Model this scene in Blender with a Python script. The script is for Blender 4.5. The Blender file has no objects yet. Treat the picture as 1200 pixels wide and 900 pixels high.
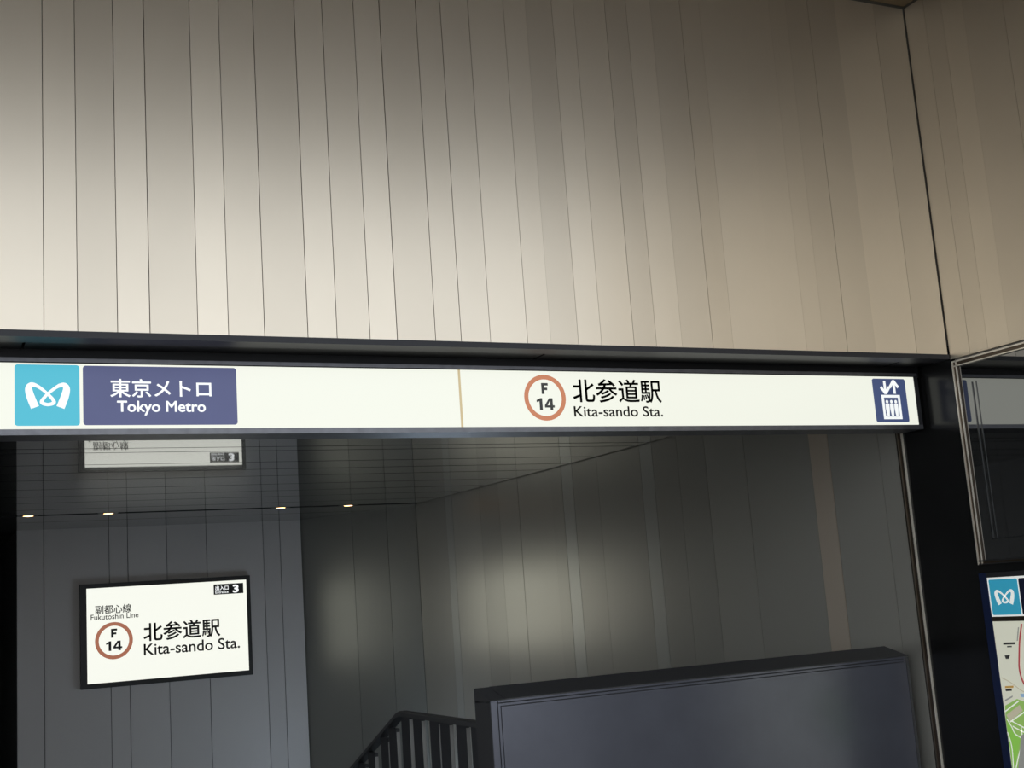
import bpy, math, random
from mathutils import Vector, Matrix

random.seed(7)
sc = bpy.context.scene
col = sc.collection

# ------------------------------------------------------------------ camera
HC = 1.58                                   # eye height above the pavement
F_PX, YAW, PITCH, ROLL = 1468.9, 0.4504137, 0.1706881, -0.0707896
fwd = Vector((math.sin(YAW)*math.cos(PITCH), math.cos(YAW)*math.cos(PITCH), math.sin(PITCH)))
rt0 = Vector((math.cos(YAW), -math.sin(YAW), 0))
up0 = rt0.cross(fwd)
rt = rt0*math.cos(ROLL) + up0*math.sin(ROLL)
up = -rt0*math.sin(ROLL) + up0*math.cos(ROLL)
cam_d = bpy.data.cameras.new('camera')
cam = bpy.data.objects.new('camera', cam_d)
col.objects.link(cam)
cam_d.sensor_width = 36
cam_d.lens = F_PX/1200*36
cam_d.clip_end = 500
M = Matrix((rt, up, -fwd)).transposed().to_4x4()
M.translation = Vector((0, 0, HC))
cam.matrix_world = M
sc.camera = cam

# ------------------------------------------------------------------ world and exposure
SKY = 1.8
w = bpy.data.worlds.new('sky')
sc.world = w
w.use_nodes = True
bg = w.node_tree.nodes['Background']
bg.inputs['Color'].default_value = (0.88, 0.94, 1.0, 1)      # even overcast sky
bg.inputs['Strength'].default_value = SKY
sc.view_settings.view_transform = 'Standard'
sc.view_settings.look = 'None'
sc.view_settings.gamma = 1
sc.view_settings.use_curve_mapping = False
sc.view_settings.exposure = 0

# ------------------------------------------------------------------ helpers
def ray(x, y):
    return rt*((x-600)/F_PX) - up*((y-450)/F_PX) + fwd
def PY(x, y, Y): d = ray(x, y); return d*(Y/d.y)             # points relative to the eye, Z up from the eye
def PX(x, y, X): d = ray(x, y); return d*(X/d.x)
def PZ(x, y, Z): d = ray(x, y); return d*(Z/d.z)

ORG = {}
def link(o, parent=None, org=None):
    col.objects.link(o)
    if parent is not None: o.parent = parent
    ORG[o.name] = org
    return o
def thing(name, label, cat, base, group=None):
    """Empty at the base of a thing; base given relative to the eye."""
    o = bpy.data.objects.new(name, None)
    o.empty_display_size = .1
    o.location = (base[0], base[1], base[2]+HC)
    link(o, None, Vector(o.location))
    o['label'] = label; o['category'] = cat
    if group: o['group'] = group
    return o
def struct(o, label, cat):
    o['kind'] = 'structure'; o['label'] = label; o['category'] = cat
    return o
class G:
    """Collects geometry in eye-relative metres."""
    def __init__(s): s.v = []; s.f = []
    def poly(s, pts):
        n = len(s.v); s.v += [tuple(p) for p in pts]; s.f.append(tuple(range(n, n+len(pts)))); return s
    def box(s, x0, x1, y0, y1, z0, z1):
        n = len(s.v)
        s.v += [(x, y, z) for z in (z0, z1) for y in (y0, y1) for x in (x0, x1)]
        s.f += [tuple(n+i for i in q) for q in ((0,2,3,1),(4,5,7,6),(0,1,5,4),(2,6,7,3),(0,4,6,2),(1,3,7,5))]
        return s
    def prism(s, quad, vec):
        """closed prism from a planar polygon swept along vec"""
        n = len(s.v); k = len(quad); vec = Vector(vec)
        s.v += [tuple(Vector(p)) for p in quad] + [tuple(Vector(p)+vec) for p in quad]
        s.f += [tuple(range(n, n+k)), tuple(range(n+2*k-1, n+k-1, -1))]
        for i in range(k):
            j = (i+1) % k
            s.f.append((n+j, n+i, n+k+i, n+k+j))
        return s
    def build(s, name, mat, parent=None, smooth=False, bevel=0):
        org = Vector((0, 0, 0))
        if parent is not None and ORG.get(parent.name) is not None: org = ORG[parent.name]
        me = bpy.data.meshes.new(name)
        me.from_pydata([(x-org.x, y-org.y, z+HC-org.z) for x, y, z in s.v], [], s.f)
        import bmesh
        bm = bmesh.new(); bm.from_mesh(me)
        bmesh.ops.recalc_face_normals(bm, faces=bm.faces)
        if bevel:
            bmesh.ops.bevel(bm, geom=bm.edges[:], offset=bevel, segments=2, affect='EDGES', profile=.5)
        bm.to_mesh(me); bm.free()
        if smooth:
            for p in me.polygons: p.use_smooth = True
        me.materials.append(mat)
        o = bpy.data.objects.new(name, me)
        return link(o, parent, org)
def flat(name, polys, mat, parent, to3, closed=True):
    """flat print: 2-D polygons laid on a surface by to3(u, v)"""
    g = G()
    for p in polys: g.poly([to3(u, v) for u, v in p])
    return g.build(name, mat, parent)

# 2-D shapes
def rrect(u0, u1, v0, v1, r, n=5):
    out = []
    for cx, cy, a in ((u1-r, v1-r, 0), (u0+r, v1-r, 90), (u0+r, v0+r, 180), (u1-r, v0+r, 270)):
        for i in range(n+1):
            t = math.radians(a+90*i/n); out.append((cx+r*math.cos(t), cy+r*math.sin(t)))
    return out
def ring(cu, cv, ro, ri, n=56):
    out = []
    for i in range(n):
        a, b = 2*math.pi*i/n, 2*math.pi*(i+1)/n
        out.append([(cu+ro*math.cos(a), cv+ro*math.sin(a)), (cu+ro*math.cos(b), cv+ro*math.sin(b)),
                    (cu+ri*math.cos(b), cv+ri*math.sin(b)), (cu+ri*math.cos(a), cv+ri*math.sin(a))])
    return out
def disc(cu, cv, r, n=24, sy=1):
    return [(cu+r*math.cos(2*math.pi*i/n), cv+sy*r*math.sin(2*math.pi*i/n)) for i in range(n)]
def stroke(pts, sub=6):
    """variable-width smooth ribbon through (u, v, width)"""
    P = []
    n = len(pts)
    for i in range(n-1):
        p0, p1, p2, p3 = pts[max(i-1, 0)], pts[i], pts[i+1], pts[min(i+2, n-1)]
        for k in range(sub):
            t = k/sub
            P.append([.5*((2*p1[j]) + (p2[j]-p0[j])*t + (2*p0[j]-5*p1[j]+4*p2[j]-p3[j])*t*t + (3*p1[j]-p0[j]-3*p2[j]+p3[j])*t**3) for j in range(3)])
    P.append(list(pts[-1]))
    L, Rr = [], []
    for i, (u, v, wd) in enumerate(P):
        a = P[max(i-1, 0)]; b = P[min(i+1, len(P)-1)]
        dx, dy = b[0]-a[0], b[1]-a[1]; d = math.hypot(dx, dy) or 1
        nx, ny = -dy/d*wd/2, dx/d*wd/2
        L.append((u+nx, v+ny)); Rr.append((u-nx, v-ny))
    return [[L[i], L[i+1], Rr[i+1], Rr[i]] for i in range(len(P)-1)]
def text2d(s, bold=0.0, spacing=1.0):
    c = bpy.data.curves.new('lettering', 'FONT'); c.body = s; c.offset = bold; c.resolution_u = 4
    c.space_character = spacing
    o = bpy.data.objects.new('lettering', c); col.objects.link(o)
    dg = bpy.context.evaluated_depsgraph_get()
    m = bpy.data.meshes.new_from_object(o.evaluated_get(dg))
    V = [(v.co.x, v.co.y) for v in m.vertices]; Fc = [tuple(p.vertices) for p in m.polygons]
    bpy.data.objects.remove(o); bpy.data.curves.remove(c); bpy.data.meshes.remove(m)
    return V, Fc
def lettering(s, box, mat, parent, to3, bold=0.0):
    """letters stretched to box = (u0, u1, v0, v1) on a surface, each letter its own part"""
    V, Fc = text2d(s)
    bar = max(v[0] for v in text2d('|')[0])
    edge = [max(v[0] for v in text2d(s[:i]+'|')[0])-bar for i in range(1, len(s))] + [1e9]
    a0, a1 = min(v[0] for v in V)-bold, max(v[0] for v in V)+bold; b0, b1 = min(v[1] for v in V)-bold, max(v[1] for v in V)+bold
    u0, u1, v0, v1 = box
    groups = {}
    for f in Fc:
        cx = sum(V[i][0] for i in f)/len(f)
        groups.setdefault(next(i for i, e in enumerate(edge) if cx < e+.004), []).append(f)
    sh = [(0, 0)] if not bold else [(bold*a, bold*b) for a, b in ((1, 0), (-1, 0), (0, 1), (0, -1), (.7, .7), (-.7, .7), (.7, -.7), (-.7, -.7))]
    for k, fs in sorted(groups.items()):
        idx = sorted({i for f in fs for i in f}); mp_ = {i: n for n, i in enumerate(idx)}
        g = G()
        for dx, dy in sh:
            n = len(g.v)
            g.v += [tuple(to3(u0+(V[i][0]+dx-a0)/(a1-a0)*(u1-u0), v0+(V[i][1]+dy-b0)/(b1-b0)*(v1-v0))) for i in idx]
            g.f += [tuple(n+mp_[i] for i in f) for f in fs]
        g.build('letter', mat, parent)

# ------------------------------------------------------------------ materials
def mat(name, base, metallic=0., rough=.5, ior=1.5, vary=0., emit=None, strength=0., coat=0., coat_rough=.03, noise=None, grain=0., spec=.5):
    m = bpy.data.materials.new(name); m.use_nodes = True
    nt = m.node_tree; b = nt.nodes['Principled BSDF']
    b.inputs['Base Color'].default_value = (*base, 1)
    b.inputs['Metallic'].default_value = metallic
    b.inputs['Roughness'].default_value = rough
    b.inputs['IOR'].default_value = ior
    b.inputs['Specular IOR Level'].default_value = spec
    b.inputs['Coat Weight'].default_value = coat
    b.inputs['Coat Roughness'].default_value = coat_rough
    if emit:
        b.inputs['Emission Color'].default_value = (*emit, 1)
        b.inputs['Emission Strength'].default_value = strength
    src = None
    if vary or noise:
        val = nt.nodes.new('ShaderNodeValue'); val.outputs[0].default_value = 1
        src = val.outputs[0]
        if vary:                              # panel-to-panel tone
            oi = nt.nodes.new('ShaderNodeObjectInfo')
            mr = nt.nodes.new('ShaderNodeMapRange')
            mr.inputs['To Min'].default_value = 1-vary; mr.inputs['To Max'].default_value = 1+vary
            nt.links.new(oi.outputs['Random'], mr.inputs['Value']); src = mr.outputs[0]
        if noise:                             # mottling (scale, amount)
            tc = nt.nodes.new('ShaderNodeTexCoord'); nz = nt.nodes.new('ShaderNodeTexNoise')
            nz.inputs['Scale'].default_value = noise[0]; nz.inputs['Detail'].default_value = 4
            nt.links.new(tc.outputs['Object'], nz.inputs['Vector'])
            m2 = nt.nodes.new('ShaderNodeMapRange'); m2.inputs['From Min'].default_value = .3; m2.inputs['From Max'].default_value = .7
            m2.inputs['To Min'].default_value = 1-noise[1]; m2.inputs['To Max'].default_value = 1+noise[1]
            nt.links.new(nz.outputs['Fac'], m2.inputs['Value'])
            mu = nt.nodes.new('ShaderNodeMath'); mu.operation = 'MULTIPLY'
            nt.links.new(src, mu.inputs[0]); nt.links.new(m2.outputs[0], mu.inputs[1]); src = mu.outputs[0]
        vm = nt.nodes.new('ShaderNodeVectorMath'); vm.operation = 'SCALE'
        vm.inputs[0].default_value = base
        nt.links.new(src, vm.inputs['Scale']); nt.links.new(vm.outputs[0], b.inputs['Base Color'])
    if grain:
        tc = nt.nodes.new('ShaderNodeTexCoord'); nz = nt.nodes.new('ShaderNodeTexNoise')
        nz.inputs['Scale'].default_value = 350
        nt.links.new(tc.outputs['Object'], nz.inputs['Vector'])
        bp = nt.nodes.new('ShaderNodeBump'); bp.inputs['Strength'].default_value = grain; bp.inputs['Distance'].default_value = .002
        nt.links.new(nz.outputs['Fac'], bp.inputs['Height']); nt.links.new(bp.outputs[0], b.inputs['Normal'])
    return m
def glow(name, c, s=1.0, rough=.25):
    return mat(name, tuple(.10*x for x in c), rough=rough, emit=c, strength=s)

m_panel = mat('pale aluminium panel', (.68, .602, .495), metallic=.85, rough=.345, vary=.06, noise=(2.5, .02))
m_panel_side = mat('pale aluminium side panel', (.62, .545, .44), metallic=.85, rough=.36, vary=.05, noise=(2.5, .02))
m_panel_warm = mat('creamy aluminium panel', (.705, .625, .515), metallic=.85, rough=.345, vary=.03, noise=(2.5, .02))
m_joint = mat('brown joint backing', (.20, .18, .155), rough=.7)
m_back = mat('dark joint backing', (.05, .045, .04), rough=.7)
m_soffit_out = mat('canopy board', (.15, .107, .058), rough=.6, vary=.05)
m_in = mat('grey green interior panel', (.62, .595, .525), metallic=.75, rough=.29, vary=.06)
m_in_warm = mat('warm grey interior panel', (.92, .79, .64), metallic=.75, rough=.31, vary=.04)
m_in_soft = mat('pale grey green panel', (.68, .67, .61), metallic=.75, rough=.29, vary=.02)
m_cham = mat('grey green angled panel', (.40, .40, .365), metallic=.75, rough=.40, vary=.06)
m_block = mat('warm grey block panel', (.56, .525, .495), metallic=.2, rough=.5, vary=.05)
m_dim = mat('shade darkened passage panel', (.07, .07, .065), metallic=.3, rough=.5, vary=.1)  # gloom of the passage put into a darker panel colour
m_plank = mat('dark glossy ceiling plank', (.03, .03, .028), metallic=.0, spec=.10, rough=.30, coat=1.0, coat_rough=.02, vary=.04)
m_black = mat('black glossy cladding', (.008, .008, .008), rough=.2, spec=.3, noise=(3, .2))
m_blacktrim = mat('black lacquered trim', (.008, .008, .009), rough=.36, spec=.22)
m_navytrim = mat('blue black trim', (.014, .014, .02), rough=.5)
m_greyalu = mat('dull grey aluminium', (.17, .17, .185), metallic=.8, rough=.4, noise=(20, .12))
m_darkalu = mat('charcoal aluminium', (.05, .05, .055), metallic=.6, rough=.4)
m_bronze = mat('bronze metal', (.10, .075, .055), metallic=.8, rough=.35)
m_bead = mat('bright metal bead', (.80, .73, .62), metallic=.5, rough=.4)
m_dimbead = mat('dim metal bead', (.34, .31, .26), metallic=1, rough=.35)
m_dullbead = mat('dull metal bead', (.12, .12, .12), metallic=1, rough=.3)
m_glass = mat('dark display glass', (.004, .004, .004), rough=.02, ior=2.5)
m_pave = mat('grey pavement', (.24, .225, .20), rough=.8, noise=(4, .15))
m_floor = mat('dark interior floor tile', (.12, .12, .12), rough=.45, vary=.06)
m_step = mat('grey stair tread', (.20, .20, .20), rough=.6)
m_half = mat('slate blue painted steel', (.13, .135, .165), rough=.26, metallic=.5, noise=(5, .06))
m_halfdark = mat('charcoal painted steel', (.045, .045, .047), rough=.45)
m_groove = mat('black groove', (.008, .009, .014), rough=.6)
m_rail = mat('charcoal handrail steel', (.07, .07, .072), rough=.4, metallic=.3)
m_finlit = mat('steel edge painted lit', (.30, .30, .285), rough=.5, metallic=.2)  # lighter tone paints daylight onto the front faces of the fins
m_fin = mat('dark steel fin', (.045, .047, .052), rough=.45, metallic=.3)
m_face = glow('lit white acrylic', (.93, .95, .84), .90)
m_face2 = glow('lit white acrylic bright', (.95, .965, .87), .97)
m_seam = glow('amber acrylic seam', (.62, .50, .28), .9)
m_cyan = glow('lit cyan film', (.055, .46, .60), 1.0)
m_navy = mat('lit navy film', (.02, .025, .06), rough=.3, emit=(.060, .068, .165), strength=1.0, noise=(3, .3))
m_navy2 = mat('lit blue film', (.03, .04, .09), rough=.3, emit=(.045, .065, .15), strength=1.0)
m_white = glow('lit white film', (.90, .93, .93), 1.0)
m_ink = mat('black ink', (.022, .022, .022), rough=.5)
m_ink_soft = mat('faded black ink', (.07, .07, .065), rough=.5)
m_brown2 = glow('lit dark brown ring film', (.40, .14, .075), .9)
m_brown = glow('lit brown ring film', (.62, .22, .10), .85)
m_blackfilm = mat('black film', (.012, .012, .012), rough=.4)
m_filltube = mat('added fill tube glow', (.9, .9, .9), emit=(.66, .82, 1.0), strength=95)  # added fill source, stands in for light rising from the station below
m_lens = mat('warm lamp lens', (.9, .8, .6), emit=(1, .58, .24), strength=7)
m_paper = mat('backlit white sheet', (.75, .76, .72), rough=.4, emit=(.8, .82, .78), strength=.55)
m_papercyan = mat('backlit cyan print', (.03, .25, .36), rough=.4, emit=(.03, .28, .42), strength=.6)
m_papernavy = mat('backlit navy print', (.01, .012, .04), rough=.4)
m_map = mat('map sheet', (.56, .56, .46), rough=.4, emit=(.62, .62, .50), strength=.55)
m_green = mat('map green', (.25, .42, .10), rough=.4, emit=(.28, .48, .12), strength=.5)
m_tan = mat('map tan', (.45, .42, .30), rough=.4, emit=(.5, .46, .33), strength=.5)
m_red = mat('map red line', (.40, .06, .07), rough=.4, emit=(.45, .06, .07), strength=.4)
m_mapgrey = mat('map grey', (.30, .30, .27), rough=.4, emit=(.3, .3, .27), strength=.4)
m_mapblue = mat('map blue', (.3, .45, .6), rough=.4, emit=(.3, .45, .6), strength=.4)
m_mapwhite = mat('map white path', (.75, .76, .68), rough=.4, emit=(.8, .82, .72), strength=.55)
m_maporange = mat('map orange', (.5, .3, .08), rough=.4, emit=(.5, .3, .08), strength=.4)
m_blueframe = mat('dark blue frame', (.012, .022, .075), rough=.3, metallic=.3)

# ------------------------------------------------------------------ the place, in metres from the eye
YW, XW = 5.0, 5.055            # upper front wall, right-hand wall
Z0 = -HC                       # ground
ZTOP = .631*YW                 # canopy underside
ZBOT = .2292*YW                # bottom of the upper wall panels
ZC = 1.100                     # ceiling inside
YS = 5.233                     # face of the long lit sign
XL = -.45                      # left jamb of the entrance
YCAN = 1.3                     # outer edge of the canopy
YJ = 5.44                      # inner end of the black jamb
XFAR = -4.0

# ground
struct(G().box(-16, 16, -22, 5.0, Z0-.2, Z0).build('floor', m_pave), 'grey pavement in front of the station entrance', 'floor')
# ------- upper front wall
wf = struct(G().box(XFAR, XW+.2, YW+.02, YW+.28, ZBOT+.0, ZTOP+.05).build('wall_front', m_joint), 'tall wall of narrow pale metal panels above the entrance', 'wall')
xs = [v*5/6 for v in (.53, .678, .858, 1.007, 1.233, 1.382, 1.561, 1.783, 1.935, 2.111, 2.26, 2.475, 2.622, 2.794, 3.015, 3.159, 3.332, 3.479, 3.693, 3.841, 4.016, 4.23, 4.375, 4.693, 4.918, 5.056, 5.236, 5.461, 5.586, 5.8)] + [XW-.008]
x = xs[0]; pre = []
while x > XFAR:
    x -= random.choice((.12, .15, .19, .22)); pre.append(x)
xs = pre[::-1] + xs
for i, (a, b) in enumerate(zip(xs[:-1], xs[1:])):
    gap = .003 if b < 2.5 else .0012
    yo = random.uniform(-.0015, .0015); tw = random.uniform(-.0012, .0012)
    g = G()
    g.prism([(a, YW+yo-tw, ZBOT), (b-gap, YW+yo+tw, ZBOT), (b-gap, YW+.03, ZBOT), (a, YW+.03, ZBOT)], (0, 0, ZTOP-ZBOT))
    g.build('panel', m_panel_warm if 0 < a < 3.4 and i % 5 in (1, 3) else m_panel, wf)
# ------- right wall above the display
wr = struct(G().box(XW+.02, XW+.3, YCAN-.1, YW+.0, 1.105, ZTOP+.05).build('wall_right', m_joint), 'pale metal panel wall above the black display', 'wall')
ys = [YW-.006, PX(1116, 260, XW).y, PX(1137, 257, XW).y, PX(1163, 257, XW).y]
while ys[-1] > YCAN: ys.append(ys[-1]-random.choice((.14, .17, .22, .26)))
ZR = 1.118
for a, b in zip(ys[:-1], ys[1:]):
    xo = random.uniform(-.001, .001)
    G().box(XW+xo, XW+.03, b+.0014, a, ZR, ZTOP).build('panel', m_panel_side, wr)
# ------- canopy
cn = struct(G().box(XFAR, XW+.3, YCAN-.1, YW+.28, ZTOP+.03, ZTOP+.35).build('ceiling', m_back), 'canopy underside of brownish boards over the entrance', 'ceiling')
yy = YCAN-.1
while yy < YW-.02:
    y2 = min(yy+.52, YW-.012)
    G().box(XFAR, XW-.012, yy, y2-.004, ZTOP+.008, ZTOP+.03).build('board', m_soffit_out, cn); yy = y2
# ------- front wall left of the entrance
wl = struct(G().box(XFAR, XL, YW+.02, YJ, Z0, ZBOT).build('wall_left', m_back), 'pale metal panel wall beside the entrance', 'wall')
x = XL
while x > XFAR:
    x2 = max(x-random.choice((.16, .2, .24)), XFAR)
    G().box(x2+.003, x, YW, YW+.03, Z0, ZBOT-.03).build('panel', m_panel, wl); x = x2
# ------- dark strip under the panels and the soffit cover over the sign
t1 = struct(G().box(XFAR, XW-.003, YW-.006, YW+.10, ZBOT-.026, ZBOT).build('trim_1', m_navytrim), 'thin blue black edge strip under the pale panels', 'trim')
prof = [(YW+.006, ZBOT-.022), (YW+.008, ZBOT-.0245), (YS-.002, ZBOT-.0245), (YS-.002, ZBOT-.012), (YW+.006, ZBOT-.012)]
t2 = struct(G().box(XL, XW-.01, YS-.001, YJ-.004, ZC-.034, ZBOT+.1).build('trim_2', m_blacktrim), 'black lacquered soffit cover above the long lit sign', 'trim')
jx = [XL, PY(30, 410, YW+.1).x, PY(648, 413, YW+.03).x, PY(1066, 421, YW+.03).x, XW-.012]
for a, b in zip(jx[:-1], jx[1:]):
    G().prism([(a+.0015, y, z) for y, z in prof], (b-a-.012, 0, 0)).build('soffit_cover', m_blacktrim, t2)

# ------- lower right wall: black cladding, jamb
wb = struct(G().box(XW+.004, XW+.3, YCAN-.1, YJ-.004, Z0, 1.105).box(XW+.004, XW+.3, YW-.02, YJ-.004, 1.105, ZBOT+.05).build('wall_right_lower', m_black), 'black glossy cladding between the entrance and the map board', 'wall')
G().box(XW-.008, XW+.02, YJ-.014, YJ-.007, Z0, 1.10).build('edge_bead', m_bead, wb)
G().box(XW-.002, XW+.02, YJ-.007, YJ+.022, Z0, 1.10).build('edge_strip', m_bronze, wb)
G().box(XW-.006, XW+.02, YJ+.022, YJ+.028, Z0, 1.10).build('edge_bead', m_dimbead, wb)
G().box(XW-.002, XW+.02, YJ+.028, YJ+.041, Z0, 1.10).build('edge_strip', m_bronze, wb)

# ------- inside: right wall
SKEW = -.0195                                  # the inner wall leans slightly inwards towards the back
def XI(y): return XW+SKEW*(y-YJ)
def WI(px, py):
    d = ray(px, py); return d*((XW-SKEW*YJ)/(d.x-SKEW*d.y))
YCOR = WI(487, 592).y
XCOR = XI(YCOR)
def slab(y0, y1, x0, x1): return [(XI(y0)+x0, y0, Z0-4), (XI(y1)+x0, y1, Z0-4), (XI(y1)+x1, y1, Z0-4), (XI(y0)+x1, y0, Z0-4)]
wi = struct(G().prism(slab(YJ-.003, YCOR+.1, .02, .4), (0, 0, ZC+4.1-Z0)).build('wall_right_inside', m_back), 'grey green metal panel wall running beside the stairs', 'wall')
pys = [YJ+.042] + [WI(px, 680).y for px in (1048, 988, 965, 887, 840, 807, 777, 762, 710, 680, 667, 654, 614, 590.5, 568, 535, 527)] + [YCOR]
warm, soft = [WI(988, 680).y], [WI(px, 680).y for px in (777, 680, 535)]
for a, b in zip(pys[:-1], pys[1:]):
    xo = random.uniform(-.001, .001)
    G().prism(slab(a, b-.004, xo, .03), (0, 0, ZC+4.01-Z0)).build('panel', m_in_warm if min(abs(a-q) for q in warm) < .01 else m_in_soft if min(abs(a-q) for q in soft) < .01 else m_in, wi)
# ------- inside: chamfered wall
YB = 14.37
XB0, XB1 = PY(20, 700, YB).x, PY(356, 700, YB).x
pa, pb = Vector((XB1, YB+.02, 0)), Vector((XCOR, YCOR, 0))
dirc = (pb-pa).normalized(); nrm = Vector((-dirc.y, dirc.x, 0))
if nrm.y < 0: nrm = -nrm
def cham(px, py):
    d = ray(px, py); t = (pa.dot(nrm))/(d.x*nrm.x+d.y*nrm.y); return d*t
ZV = Vector((0, 0, Z0-2))
wc = struct(G().prism([pa+nrm*.02+ZV, pb+nrm*.02+ZV, pb+nrm*.3+ZV, pa+nrm*.3+ZV], (0, 0, ZC+2.1-Z0)).build('wall_back_corner', m_back), 'dark angled metal panel wall between the sign wall and the stairs', 'wall')
cs = [-.03] + [(Vector((cham(px, 660).x, cham(px, 660).y, 0))-pa).length for px in (415, 456)] + [(pb-pa).length]
for a, b in zip(cs[:-1], cs[1:]):
    q = [pa+dirc*a, pa+dirc*(b-.006), pa+dirc*(b-.006)+nrm*.03, pa+dirc*a+nrm*.03]
    G().prism([p+ZV for p in q], (0, 0, ZC+2-Z0)).build('panel', m_cham, wc)
# ------- inside: block with the station sign
wk = struct(G().box(XB0+.02, XB1-.02, YB+.02, YB+3.0, Z0-2, ZC+.1).build('wall_back', m_back), 'grey metal panel wall carrying the lit station sign', 'wall')
bx = [XB0] + [PY(px, 700, YB).x for px in (52, 129, 151, 197, 244, 311, 331)] + [XB1]
for a, b in zip(bx[:-1], bx[1:]):
    yo = random.uniform(-.001, .001)
    G().box(a, b-.007, YB+yo, YB+.03, Z0-2, ZC).build('panel', m_block, wk)
yy = YB+.03
while yy < YB+2.9:
    G().box(XB0, XB0+.03, yy, yy+.44, Z0-2, ZC).build('panel', m_dim, wk); yy += .445
# ------- inside: left wall and far end of the passage
wil = struct(G().box(XL-.3, XL-.02, YJ, YB+3.3, Z0-2, ZC+.1).build('wall_left_inside', m_back), 'dark metal panel wall along the left passage', 'wall')
yy = YJ
while yy < YB+3.2:
    y2 = min(yy+random.choice((.3, .45, .6)), YB+3.25)
    G().box(XL-.03, XL, yy, y2-.005, Z0-2, ZC).build('panel', m_block, wil); yy = y2
struct(G().box(XL-.3, XB0+.02, YB+3.0, YB+3.3, Z0-2, ZC+.1).build('wall_passage_end', m_dim), 'dark end wall of the left passage', 'wall')
# ------- inside: ceiling of glossy planks
ci = struct(G().box(XL-.3, XW+.3, YJ-.003, YB+3.3, ZC+.02, ZC+.3).build('ceiling_inside', m_back), 'dark glossy plank ceiling inside the entrance', 'ceiling')
YSLOT = 12.62
cy = [YJ, 5.62, 5.95, 6.12, 6.6, 6.9, 7.3] + [v*.889 for v in (8.58, 9.03, 9.25, 9.93, 10.43, 10.93, 11.63, 12.25, 12.85, 13.55)] + [YSLOT-.06, YSLOT+.06, 13.4, YB+.6, YB+1.6, YB+3.0]
for a, b in zip(cy[:-1], cy[1:]):
    if abs(a-(YSLOT-.06)) < 1e-6: continue
    G().prism([(XL, max(a, YJ), ZC), (XI(a)-.02, max(a, YJ), ZC), (XI(b)-.02, b-.021, ZC), (XL, b-.021, ZC)], (0, 0, .02)).build('plank', m_plank, ci)
# ------- inside: floor, stairs
SX0, SX1, SY0 = XL, XCOR-.02, 7.0
GO, RI, NS = .36, .15, 13
SY1, ZL = SY0+GO*NS, Z0-RI*NS
struct(G().box(XL-.3, XW+.3, 5.0, SY0, Z0-.2, Z0).build('floor_inside', m_floor), 'dark tiled floor inside the entrance', 'floor')
struct(G().box(XL-.3, XW+.3, SY1, YB+3.3, ZL-.2, ZL).build('floor_landing', m_floor), 'dark landing at the foot of the stairs', 'floor')
st = struct(G().prism([(SX0, SY0, Z0-.2), (SX0, SY1, ZL-.1), (SX0, SY1, ZL-.4), (SX0, SY0, Z0-.5)], (SX1-SX0, 0, 0)).build('floor_stairs', m_step), 'grey stairs going down behind the half wall', 'stairs')
for k in range(NS):
    y0 = SY0+k*GO
    G().box(SX0, SX1, y0, y0+GO, Z0-RI*(k+1)-.06, Z0-RI*(k+1)).build('tread', m_step, st)

# ------------------------------------------------------------------ long lit sign over the entrance
SB, ST = .798, 1.0705
sg = thing('header_sign', 'long white lit sign box hanging across the top of the entrance', 'sign', (2.3, YS+.1, SB-.024))
SXL, SXR = -.40, 5.004
G().box(SXL-.03, XW-.008, YS+.012, YS+.17, SB-.018, ST+.012).build('housing', m_darkalu, sg)
G().box(SXL-.03, SXR+.026, YS-.004, YS+.17, ST, ST+.016).build('frame_rail', m_greyalu, sg)
G().box(SXL-.03, SXR+.026, YS-.004, YS+.17, SB-.024, SB).build('frame_rail', m_greyalu, sg)
G().box(SXR, SXR+.026, YS-.004, YS+.17, SB, ST).build('frame_rail', m_darkalu, sg)
G().box(SXL-.03, SXL, YS-.004, YS+.17, SB, ST).build('frame_rail', m_darkalu, sg)
XSEAM = 2.263
G().box(SXL, XSEAM-.006, YS, YS+.01, SB, ST).build('face_panel', m_face, sg)
G().box(XSEAM+.006, SXR, YS, YS+.01, SB, ST).build('face_panel', m_face, sg)
G().box(XSEAM-.006, XSEAM+.006, YS+.001, YS+.01, SB, ST).build('seam', m_seam, sg)
def sY(d): return lambda u, v: (u, YS-d, v)
def P(px, py): p = PY(px, py, YS); return p.x, p.z
def tile(name, u0, u1, v0, v1, r, m, parent, to3f, depth):
    pts = rrect(u0, u1, v0, v1, r)
    a, b = to3f(0, 0), None
    g = G(); g.prism([to3f(u, v) for u, v in pts], depth)
    return g.build(name, m, parent)
# emblem in a unit tile (0..1, v up)
EMB = [(260, 627, 62), (228, 548, 60), (213, 485, 52), (232, 456, 40), (272, 462, 28), (318, 492, 23), (362, 530, 22), (396, 568, 26), (400, 592, 28), (357, 605, 26), (313, 592, 28), (317, 568, 26), (350, 530, 22), (394, 492, 23), (440, 462, 28), (480, 456, 40), (499, 485, 52), (484, 548, 60), (452, 627, 62)]
def emblem(parent, u0, u1, v0, v1, to3, m):
    W, H = u1-u0, v1-v0
    pts = [(u0+(a-108)/492*W, v1-(b-300)/465*H, wd/480*(W+H)/2) for a, b, wd in EMB]
    return flat('emblem', stroke(pts), m, parent, to3)
# cyan logo tile
l, r_ = P(17, 465)[0], P(93.3, 465)[0]
t_, b_ = P(55, 427.5)[1], P(55, 499)[1]
lt = tile('logo_tile', l, r_, b_, t_, .012, m_cyan, sg, sY(.002), (0, .0022, 0))
emblem(lt, l, r_, b_, t_, sY(.003), m_white)
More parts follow.
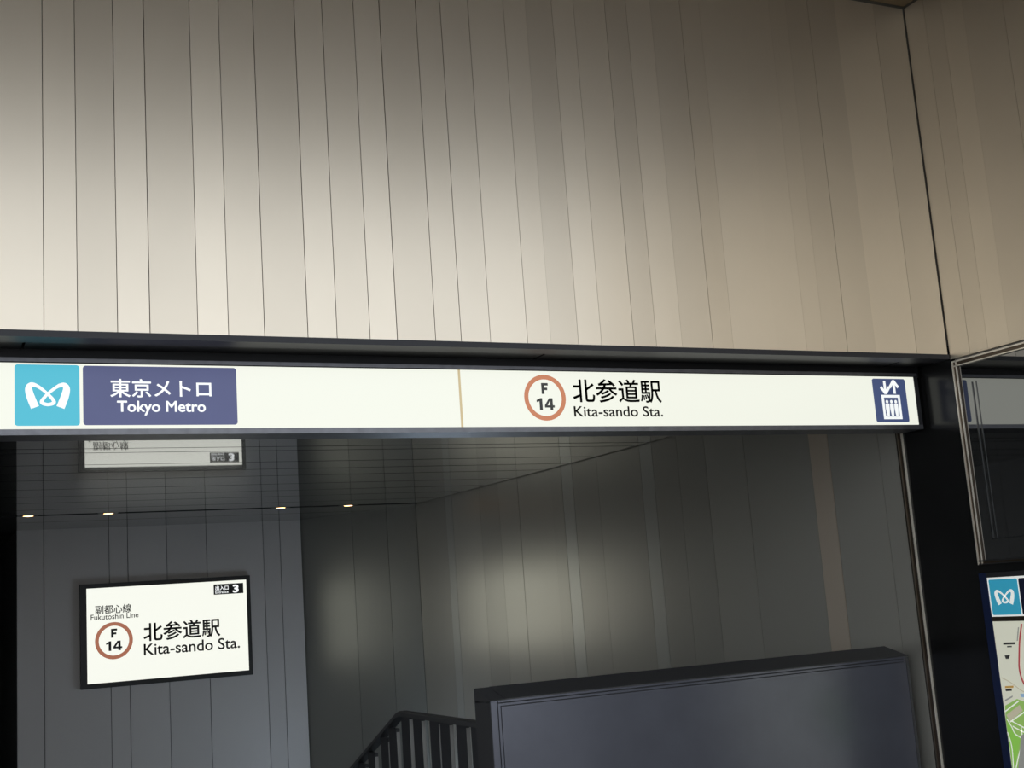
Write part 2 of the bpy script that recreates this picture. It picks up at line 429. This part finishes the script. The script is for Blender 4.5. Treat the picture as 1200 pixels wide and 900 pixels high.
# navy name plate
l, r_ = P(97.3, 465)[0], P(277.5, 465)[0]
npl = tile('name_plate', l, r_, P(187, 498)[1], P(187, 430)[1], .012, m_navy, sg, sY(.002), (0, .0022, 0))
lettering('東京メトロ', (P(129, 455)[0], P(247.5, 455)[0], P(187, 466)[1], P(187, 444.5)[1]), m_white, npl, sY(.003), bold=.014)
lettering('Tokyo Metro', (P(137, 478)[0], P(241, 478)[0], P(187, 487)[1], P(187, 469.8)[1]), m_white, npl, sY(.003), bold=.022)
# line badge, station name
def badge(parent, cu, cv, ro, ri, to3, k, mr):
    rg = flat('route_ring', ring(cu, cv, ro, ri), mr, parent, to3)
    def B(pts): return [(cu+a*ro, cv+b*ro) for a, b in pts]
    flat('letter', [B([(-.15, .16), (-.02, .16), (-.02, .64), (-.15, .64)]), B([(-.02, .53), (.17, .53), (.17, .64), (-.02, .64)]), B([(-.02, .33), (.13, .33), (.13, .44), (-.02, .44)])], k, rg, to3)
    flat('digit', [B([(-.29, -.54), (-.15, -.54), (-.15, -.02), (-.26, -.02), (-.29, -.05)]), B([(-.29, -.05), (-.42, -.10), (-.42, -.20), (-.29, -.16)])], k, rg, to3)
    flat('digit', [B([(.22, -.54), (.35, -.54), (.35, -.02), (.22, -.02)]), B([(-.04, -.43), (.22, -.43), (.22, -.33), (-.04, -.33)]), B([(.35, -.43), (.43, -.43), (.43, -.33), (.35, -.33)]), B([(-.04, -.33), (.09, -.33), (.22, -.13), (.22, -.02), (.18, -.02)])], k, rg, to3)
    return rg
cu = P(638.7, 466)[0]; ct, cb = P(637, 439.3)[1], P(641, 493)[1]
ro = (ct-cb)/2
badge(sg, cu, (ct+cb)/2, ro, ro*.80, sY(.0015), m_ink_soft, m_brown)
lettering('北参道駅', (P(671, 459)[0], P(774.5, 459)[0], P(722, 472)[1], P(722, 444.5)[1]), m_ink_soft, sg, sY(.0015), bold=.012)
lettering('Kita-sando Sta.', (P(672.5, 482)[0], P(776.5, 482)[0], P(722, 488.3)[1], P(722, 476)[1]), m_ink_soft, sg, sY(.0015), bold=.012)
# lift pictogram
l, r_ = P(1024.5, 470)[0], P(1062.7, 470)[0]
b_, t_ = P(1046, 494.6)[1], P(1040, 444)[1]
ic = tile('pictogram_plate', l, r_, b_, t_, .012, m_navy2, sg, sY(.002), (0, .0022, 0))
def U(u, v): return l+u*(r_-l), t_-v*(t_-b_)
I3 = sY(.003)
def seg(a, b, wd):
    (x0, y0), (x1, y1) = U(*a), U(*b); d = math.hypot(x1-x0, y1-y0); nx, ny = -(y1-y0)/d*wd/2, (x1-x0)/d*wd/2
    return [(x0+nx, y0+ny), (x1+nx, y1+ny), (x1-nx, y1-ny), (x0-nx, y0-ny)]
sw = .072*(r_-l)
flat('arrow', [seg((.36, .05), (.365, .33), sw), seg((.365, .345), (.235, .19), sw), seg((.365, .345), (.495, .19), sw)], m_white, ic, I3)
flat('arrow', [seg((.645, .345), (.64, .06), sw), seg((.64, .045), (.51, .20), sw), seg((.64, .045), (.77, .20), sw)], m_white, ic, I3)
def fr(u0, u1, v0, v1, t):
    return [[U(u0, v0), U(u1, v0), U(u1, v0+t), U(u0, v0+t)], [U(u0, v1-t), U(u1, v1-t), U(u1, v1), U(u0, v1)],
            [U(u0, v0+t), U(u0+t*1.15, v0+t), U(u0+t*1.15, v1-t), U(u0, v1-t)], [U(u1-t*1.15, v0+t), U(u1, v0+t), U(u1, v1-t), U(u1-t*1.15, v1-t)]]
flat('cabin_outline', fr(.225, .79, .375, .935, .062), m_white, ic, I3)
for u in (.375, .508, .641):
    c_ = U(u, .53)
    flat('figure', [disc(*c_, .042*(r_-l), 14), [U(u-.058, .575), U(u+.058, .575), U(u+.058, .70), U(u+.036, .86), U(u-.036, .86), U(u-.058, .70)]], m_white, ic, I3)

# ------------------------------------------------------------------ station sign on the back wall
YF = YB-.06
def Q(px, py): p = PY(px, py, YF); return p.x, p.z
ss = thing('station_sign', 'white lit rectangular station sign in a black frame on the back wall', 'sign', (Q(195, 800)[0], YB-.03, Q(195, 799.5)[1]))
o0, o1 = Q(94.3, 745)[0], Q(294.7, 735)[0]
q0, q1 = Q(195, 799.6)[1], Q(195, 679.6)[1]
i0, i1, k0, k1 = Q(101.8, 745)[0], Q(290.2, 735)[0], Q(195, 793.8)[1], Q(195, 684.6)[1]
G().box(o0, o1, YF+.012, YB-.002, q0, q1).build('housing', m_blackfilm, ss)
for bxx in ((o0, o1, k1, q1), (o0, o1, q0, k0), (o0, i0, k0, k1), (i1, o1, k0, k1)):
    G().box(bxx[0], bxx[1], YF-.006, YF+.012, bxx[2], bxx[3]).build('frame_rail', m_blackfilm, ss)
G().box(i0, i1, YF, YF+.012, k0, k1).build('face_panel', m_face2, ss)
def fY(d): return lambda u, v: (u, YF-d, v)
lettering('副都心線', (Q(111.5, 714)[0], Q(154, 712)[0], Q(133, 719)[1], Q(133, 708.6)[1]), m_ink_soft, ss, fY(.003), bold=.012)
lettering('Fukutoshin Line', (Q(106.3, 723)[0], Q(162.3, 720)[0], Q(134, 725.3)[1], Q(134, 718.8)[1]), m_ink_soft, ss, fY(.003), bold=.008)
cu, cv = Q(133.6, 750.7); ro = Q(133.6, 729)[1]-Q(133.6, 772.6)[1]
badge(ss, cu, cv, ro/2, ro/2*.80, fY(.003), m_ink, m_brown2)
lettering('北参道駅', (Q(168, 739)[0], Q(258, 735)[0], Q(213, 748.8)[1], Q(213, 727)[1]), m_ink, ss, fY(.003), bold=.016)
lettering('Kita-sando Sta.', (Q(168.5, 762)[0], Q(281, 754)[0], Q(224, 763.8)[1], Q(224, 750.3)[1]), m_ink, ss, fY(.003), bold=.012)
ep = flat('entrance_plate', [[(Q(250.3, 690)[0], Q(267, 696)[1]), (Q(285, 688)[0], Q(267, 696)[1]), (Q(285, 688)[0], Q(267, 684)[1]), (Q(250.3, 690)[0], Q(267, 684)[1])]], m_blackfilm, ss, fY(.003))
lettering('出入口', (Q(252.3, 689)[0], Q(267.5, 688)[0], Q(260, 691.5)[1], Q(260, 686.3)[1]), m_white, ep, fY(.005), bold=.02)
lettering('Entrance', (Q(252.3, 694)[0], Q(267.5, 693)[0], Q(260, 695.2)[1], Q(260, 692.3)[1]), m_white, ep, fY(.005), bold=.01)
lettering('3', (Q(272.5, 689)[0], Q(279.5, 689)[0], Q(276, 694.3)[1], Q(276, 684.9)[1]), m_white, ep, fY(.005), bold=.045)

# ------------------------------------------------------------------ downlights in the ceiling slot
for i, (px, py) in enumerate(((33, 605), (127, 602), (329, 595.3), (408, 591.8))):
    X = PY(px, py, YSLOT).x
    d = thing('downlight', ['small warm downlight in the ceiling slot near the dark passage', 'small warm downlight in the ceiling slot above the sign, passage side', 'small warm downlight in the ceiling slot above the wall edge', 'small warm downlight at the slot end towards the stairs'][i], 'light', (X, YSLOT, ZC), 'warm downlights in the ceiling slot')
    n = 20; g = G()
    def ell(r, k, z): return (X+r*math.cos(2*math.pi*k/n), YSLOT+.9*r*math.sin(2*math.pi*k/n), ZC+z)
    for k in range(n):
        g.poly([ell(.050, k, -.002), ell(.050, k+1, -.002), ell(.058, k+1, -.004), ell(.058, k, -.004)])
        g.poly([ell(.058, k, -.004), ell(.058, k+1, -.004), ell(.062, k+1, .002), ell(.062, k, .002)])
    g.build('trim_ring', m_darkalu, d)
    g = G()
    for (r1, z1, r2, z2) in ((.050, -.001, .040, -.004), (.040, -.004, .020, -.006)):
        for k in range(n): g.poly([ell(r1, k, z1), ell(r1, k+1, z1), ell(r2, k+1, z2), ell(r2, k, z2)])
    g.poly([ell(.020, k, -.006) for k in range(n)])
    g.build('lens', m_lens, d, smooth=True)
    G().box(X-.09, X+.09, YSLOT-.058, YSLOT+.058, ZC+.001, ZC+.019).build('slot_plate', m_blacktrim, d)

# ------------------------------------------------------------------ added tube, out of view, to brighten the foot of the back wall
LY0, LY1, LZ = 10.8, 12.6, -2.1
XT = XI(LY1)-.002
tl = thing('added_fill_tube', 'added fill tube light, out of view on the wall beside the lower stairs', 'light', (XT-.05, (LY0+LY1)/2, LZ-.05))
G().box(XT-.05, XT-.001, LY0, LY1, LZ-.05, LZ+.05).build('housing', m_greyalu, tl)
g = G(); n = 12
for k in range(n):
    a, b = 2*math.pi*k/n, 2*math.pi*(k+1)/n
    g.poly([(XT-.085+.022*math.cos(t), y, LZ+.022*math.sin(t)) for t, y in ((a, LY0+.05), (b, LY0+.05), (b, LY1-.05), (a, LY1-.05))])
g.build('tube', m_filltube, tl, smooth=True)
for y0 in (LY0, LY1-.05):
    G().box(XT-.11, XT-.05, y0, y0+.05, LZ-.035, LZ+.035).build('end_cap', m_greyalu, tl)

# ------------------------------------------------------------------ half wall in the entrance
HX0, HX1, HY0, HY1 = 2.45, 5.01, 5.545, 5.73
ZF, ZK = -.454, -.404
hw = thing('half_wall', 'slate blue half wall with charcoal sloped cap in front of the stairs', 'half wall', ((HX0+HX1)/2, (HY0+HY1)/2, Z0))
G().box(HX0+.004, HX1-.004, HY0+.012, HY1-.006, Z0, ZF-.012).build('core', m_halfdark, hw)
# sloped cap, left mitred end, side faces
G().prism([(HX0+.08, HY0, ZF), (HX0+.08, HY1, ZK), (HX0+.08, HY1, ZK-.06), (HX0+.08, HY0, ZF-.004)], (HX1-HX0-.08, 0, 0)).build('cap', m_halfdark, hw)
G().prism([(HX0, HY0, ZF-.002), (HX0, HY1, ZK-.002), (HX0, HY1, ZK-.07), (HX0, HY0, ZF-.006)], (.078, 0, 0)).build('cap_end', m_halfdark, hw)
G().box(HX0, HX0+.03, HY0+.004, HY1, Z0, ZF-.012).build('side_panel', m_halfdark, hw)
G().box(HX1-.03, HX1, HY0+.004, HY1, Z0, ZF-.012).build('side_panel', m_halfdark, hw)
# front: outer frame, groove, bead, groove, panel
G().box(HX0+.002, HX0+.034, HY0, HY0+.012, Z0, ZF-.007).build('frame_stile', m_half, hw)
G().box(HX1-.020, HX1-.002, HY0-.001, HY0+.012, Z0, ZF-.007).build('frame_stile', m_halfdark, hw)
G().box(HX0+.040, HX1-.020, HY0, HY0+.012, ZF-.014, ZF-.005).build('frame_rail', m_half, hw)
G().box(HX0+.034, HX0+.040, HY0+.006, HY0+.012, Z0, ZF-.012).build('groove', m_groove, hw)
G().box(HX0+.040, HX1-.020, HY0+.006, HY0+.012, ZF-.020, ZF-.014).build('groove', m_groove, hw)
G().box(HX0+.040, HX0+.052, HY0+.001, HY0+.012, Z0, ZF-.020).build('bead', m_half, hw)
G().box(HX0+.052, HX1-.020, HY0+.001, HY0+.012, ZF-.030, ZF-.020).build('bead', m_half, hw)
G().box(HX0+.052, HX0+.057, HY0+.006, HY0+.012, Z0, ZF-.030).build('groove', m_groove, hw)
G().box(HX0+.057, HX1-.020, HY0+.006, HY0+.012, ZF-.035, ZF-.030).build('groove', m_groove, hw)
G().box(HX0+.057, HX1-.020, HY0+.002, HY0+.012, Z0, ZF-.035).build('panel', m_half, hw)

# ------------------------------------------------------------------ stair railing
RX, RZ, RY0, RY1 = 2.50, -.568, 5.742, 6.91
SL = -.417
rl = thing('stair_railing', 'charcoal steel railing with flat fins bending down along the stairs', 'railing', (RX, 6.4, Z0))
g = G(); prof_r = [(-.028, -.028), (.028, -.028), (.028, -.006), (.018, 0), (-.018, 0), (-.028, -.006)]
def sweep(g, pts):
    rings = [[(RX+a, y, z+b) for a, b in prof_r] for y, z in pts]
    n = len(prof_r); base = len(g.v)
    for r_i in rings: g.v += r_i
    for i in range(len(rings)-1):
        for k in range(n):
            j = (k+1) % n
            g.f.append((base+i*n+k, base+i*n+j, base+(i+1)*n+j, base+(i+1)*n+k))
    g.f.append(tuple(base+k for k in range(n))); g.f.append(tuple(base+(len(rings)-1)*n+k for k in reversed(range(n))))
yend = 9.6
sweep(g, [(RY0, RZ), (RY1-.03, RZ), (RY1, RZ-.004), (RY1+.03, RZ+SL*.03), (yend, RZ+SL*(yend-RY1))])
g.build('handrail', m_rail, rl)
def rz(y): return RZ if y <= RY1 else RZ+SL*(y-RY1)
y = RY0+.02; k = 0
while y < yend:
    zt = min(rz(y), rz(y+.13))-.02
    zb = Z0 if y+.13 < SY0 else Z0-RI*(int((y+.13-SY0)/GO)+1)
    o = G().box(RX-.010, RX+.010, y, y+.13, zb, zt).build('fin', m_fin, rl)
    G().box(RX-.010, RX+.010, y-.004, y, zb, zt-.02).build('edge_strip', m_finlit, o)  # pale strip stands for the daylit front face of the fin
    y += (.19, .22, .15, .25)[k % 4]; k += 1

# ------------------------------------------------------------------ framed dark display on the right wall
DY0, DY1, DZ0, DZ1 = 3.55, 4.972, .0125, 1.102
dp = thing('display_case', 'large black glass display in a thin metal frame on the black wall', 'display', (XW, (DY0+DY1)/2, DZ0))
for nm, a in (('v', (DY1-.032, DY1)), ('v', (DY0, DY0+.032))):
    o = G().box(XW-.012, XW+.003, a[0], a[1], DZ0, DZ1).build('frame_rail', m_bronze, dp)
    G().box(XW-.018, XW-.012, a[1]-.008, a[1], DZ0, DZ1).build('bead', m_bead, o)
    G().box(XW-.018, XW-.012, a[0], a[0]+.006, DZ0, DZ1).build('bead', m_bead, o)
for a in ((DZ1-.032, DZ1), (DZ0, DZ0+.024)):
    o = G().box(XW-.012, XW+.003, DY0+.032, DY1-.032, a[0], a[1]).build('frame_rail', m_bronze, dp)
    mm = m_bead if a[1] == DZ1 else m_dullbead
    G().box(XW-.018, XW-.012, DY0+.006, DY1-.008, a[1]-.008, a[1]).build('bead', mm, o)
    G().box(XW-.018, XW-.012, DY0+.006, DY1-.008, a[0], a[0]+.006).build('bead', mm, o)
G().box(XW-.003, XW+.003, DY0+.032, DY1-.032, DZ0+.024, DZ1-.032).build('glass', m_glass, dp)
sy1, sz0, sz1 = PX(1164, 632, XW).y, PX(1164, 632, XW).z, .97
sy0 = DY0+.12
o = G().box(XW-.0045, XW-.003, sy0, sy1-.030, sz0+.006, sz1).build('screen', m_glass, dp)
for bb in ((sy1-.006, sy1, sz0, sz1), (sy1-.034, sy1-.029, sz0+.006, sz1), (sy0, sy1, sz0, sz0+.005)):
    G().box(XW-.007, XW-.0035, bb[0], bb[1], bb[2], bb[3]).build('bead', m_dullbead, o)

# ------------------------------------------------------------------ map board
BY0, BY1, BZ0, BZ1 = 3.75, 4.965, -1.30, -.030
XM = XW-.025
mb = thing('map_board', 'backlit area map board in a dark blue frame below the display', 'map board', (XW, (BY0+BY1)/2, BZ0))
G().box(XM+.004, XW+.002, BY0, BY1-.002, BZ0, BZ1-.002).build('back_box', m_blueframe, mb)
def R_(px, py): p = PX(px, py, XM); return p.y, p.z
def mX(d): return lambda u, v: (XM-d, u, v)
ly = R_(1156.8, 680)[0]
G().box(XM-.004, XM+.006, ly, BY1, BZ0, BZ1).build('frame_rail', m_blueframe, mb)
G().box(XM-.004, XM+.006, BY0, BY0+.03, BZ0, BZ1).build('frame_rail', m_blueframe, mb)
hz0, hz1 = R_(1175, 722.5)[1], R_(1175, 676)[1]
G().box(XM-.004, XM+.006, BY0+.03, ly, hz1, BZ1).build('frame_rail', m_darkalu, mb)
mz1 = R_(1175, 728)[1]
G().box(XM-.002, XM+.006, BY0+.03, ly, mz1, hz0).build('divider', m_bronze, mb)
hs = G().box(XM, XM+.004, BY0+.03, ly, hz0, hz1).build('header_sheet', m_paper, mb)
y1_, y0_ = R_(1161, 700)[0], R_(1194.5, 699)[0]
z1_, z0_ = R_(1175, 678.5)[1], R_(1178, 720.5)[1]
mlt = tile('logo_tile', y0_, y1_, z0_, z1_, .008, m_papercyan, hs, mX(.001), (.0011, 0, 0))
# on this wall the picture's left is larger Y
W_ = y1_-y0_; H_ = z1_-z0_
flat('emblem', stroke([(y1_-(a-108)/492*W_, z1_-(b-300)/465*H_, wd/480*(W_+H_)/2) for a, b, wd in EMB]), m_paper, mlt, mX(.002))
tile('name_plate', BY0+.06, R_(1196, 699)[0], z0_, z1_, .008, m_papernavy, hs, mX(.001), (.0011, 0, 0))
ms = G().box(XM, XM+.004, BY0+.03, ly, BZ0+.02, mz1).build('map_sheet', m_map, mb)
def mp(name, pxs, m, d=.001):
    return flat(name, [[R_(*p) for p in pxs]], m, ms, mX(d))
def ml(name, pxs, wd, m, d=.0015):
    pts = [(*R_(*p), wd) for p in pxs]
    return flat(name, stroke(pts), m, ms, mX(d))
mp('park', [(1178, 827), (1192, 819), (1200, 822), (1215, 830), (1215, 905), (1187, 905), (1184, 880), (1179, 845)], m_green)
mp('park', [(1187.5, 898), (1180, 850), (1183, 846), (1190, 858), (1196, 864), (1190, 898)], m_green)
mp('plaza', [(1179.5, 838), (1195, 826), (1199, 833), (1184, 845)], m_tan, .0016)
mp('street', [(1197, 862), (1215, 850), (1215, 905), (1193, 905)], m_mapgrey, .0016)
for a in ([(1178, 834), (1194, 821.5)], [(1184, 846), (1200, 835), (1212, 828)], [(1180, 842), (1186, 852), (1190, 860), (1198, 865)], [(1186, 845), (1199, 852), (1210, 858)], [(1187, 851), (1198, 857), (1210, 862)], [(1197, 852), (1198, 868), (1193, 890), (1191, 900)], [(1181, 858), (1186, 875), (1188, 900)]):
    ml('path', a, .006, m_mapwhite)
ml('rail_line', [(1197.5, 731), (1195.2, 750), (1194.6, 770), (1194.8, 783), (1197.5, 795), (1203, 806)], .010, m_red)
ml('road', [(1174, 794), (1185, 800), (1197, 809), (1206, 813)], .005, m_tan)
mp('place_name', [(1176, 753), (1190, 752.5), (1190, 755), (1176, 755.5)], m_ink_soft, .0018)
mp('place_name', [(1180.5, 757), (1186, 756.8), (1186, 758.3), (1180.5, 758.5)], m_ink_soft, .0018)
mp('place_name', [(1177.5, 768), (1184, 767.5), (1182.5, 772), (1179, 772)], m_ink_soft, .0018)
mp('place_mark', [(1178, 804), (1188, 803.5), (1188, 806), (1178, 806.5)], m_maporange, .0018)
mp('place_name', [(1178.5, 807.5), (1186, 807), (1186, 809.5), (1179, 810)], m_ink_soft, .0018)
mp('place_name', [(1178, 820), (1187, 815), (1187, 817), (1178, 822)], m_mapgrey, .0018)
mp('place_mark', [(1196, 813), (1206, 812.5), (1206, 817), (1197, 817)], m_mapblue, .0018)
mp('place_name', [(1193.2, 735), (1194.6, 735), (1193.2, 751), (1191.8, 751)], m_mapgrey, .0018)
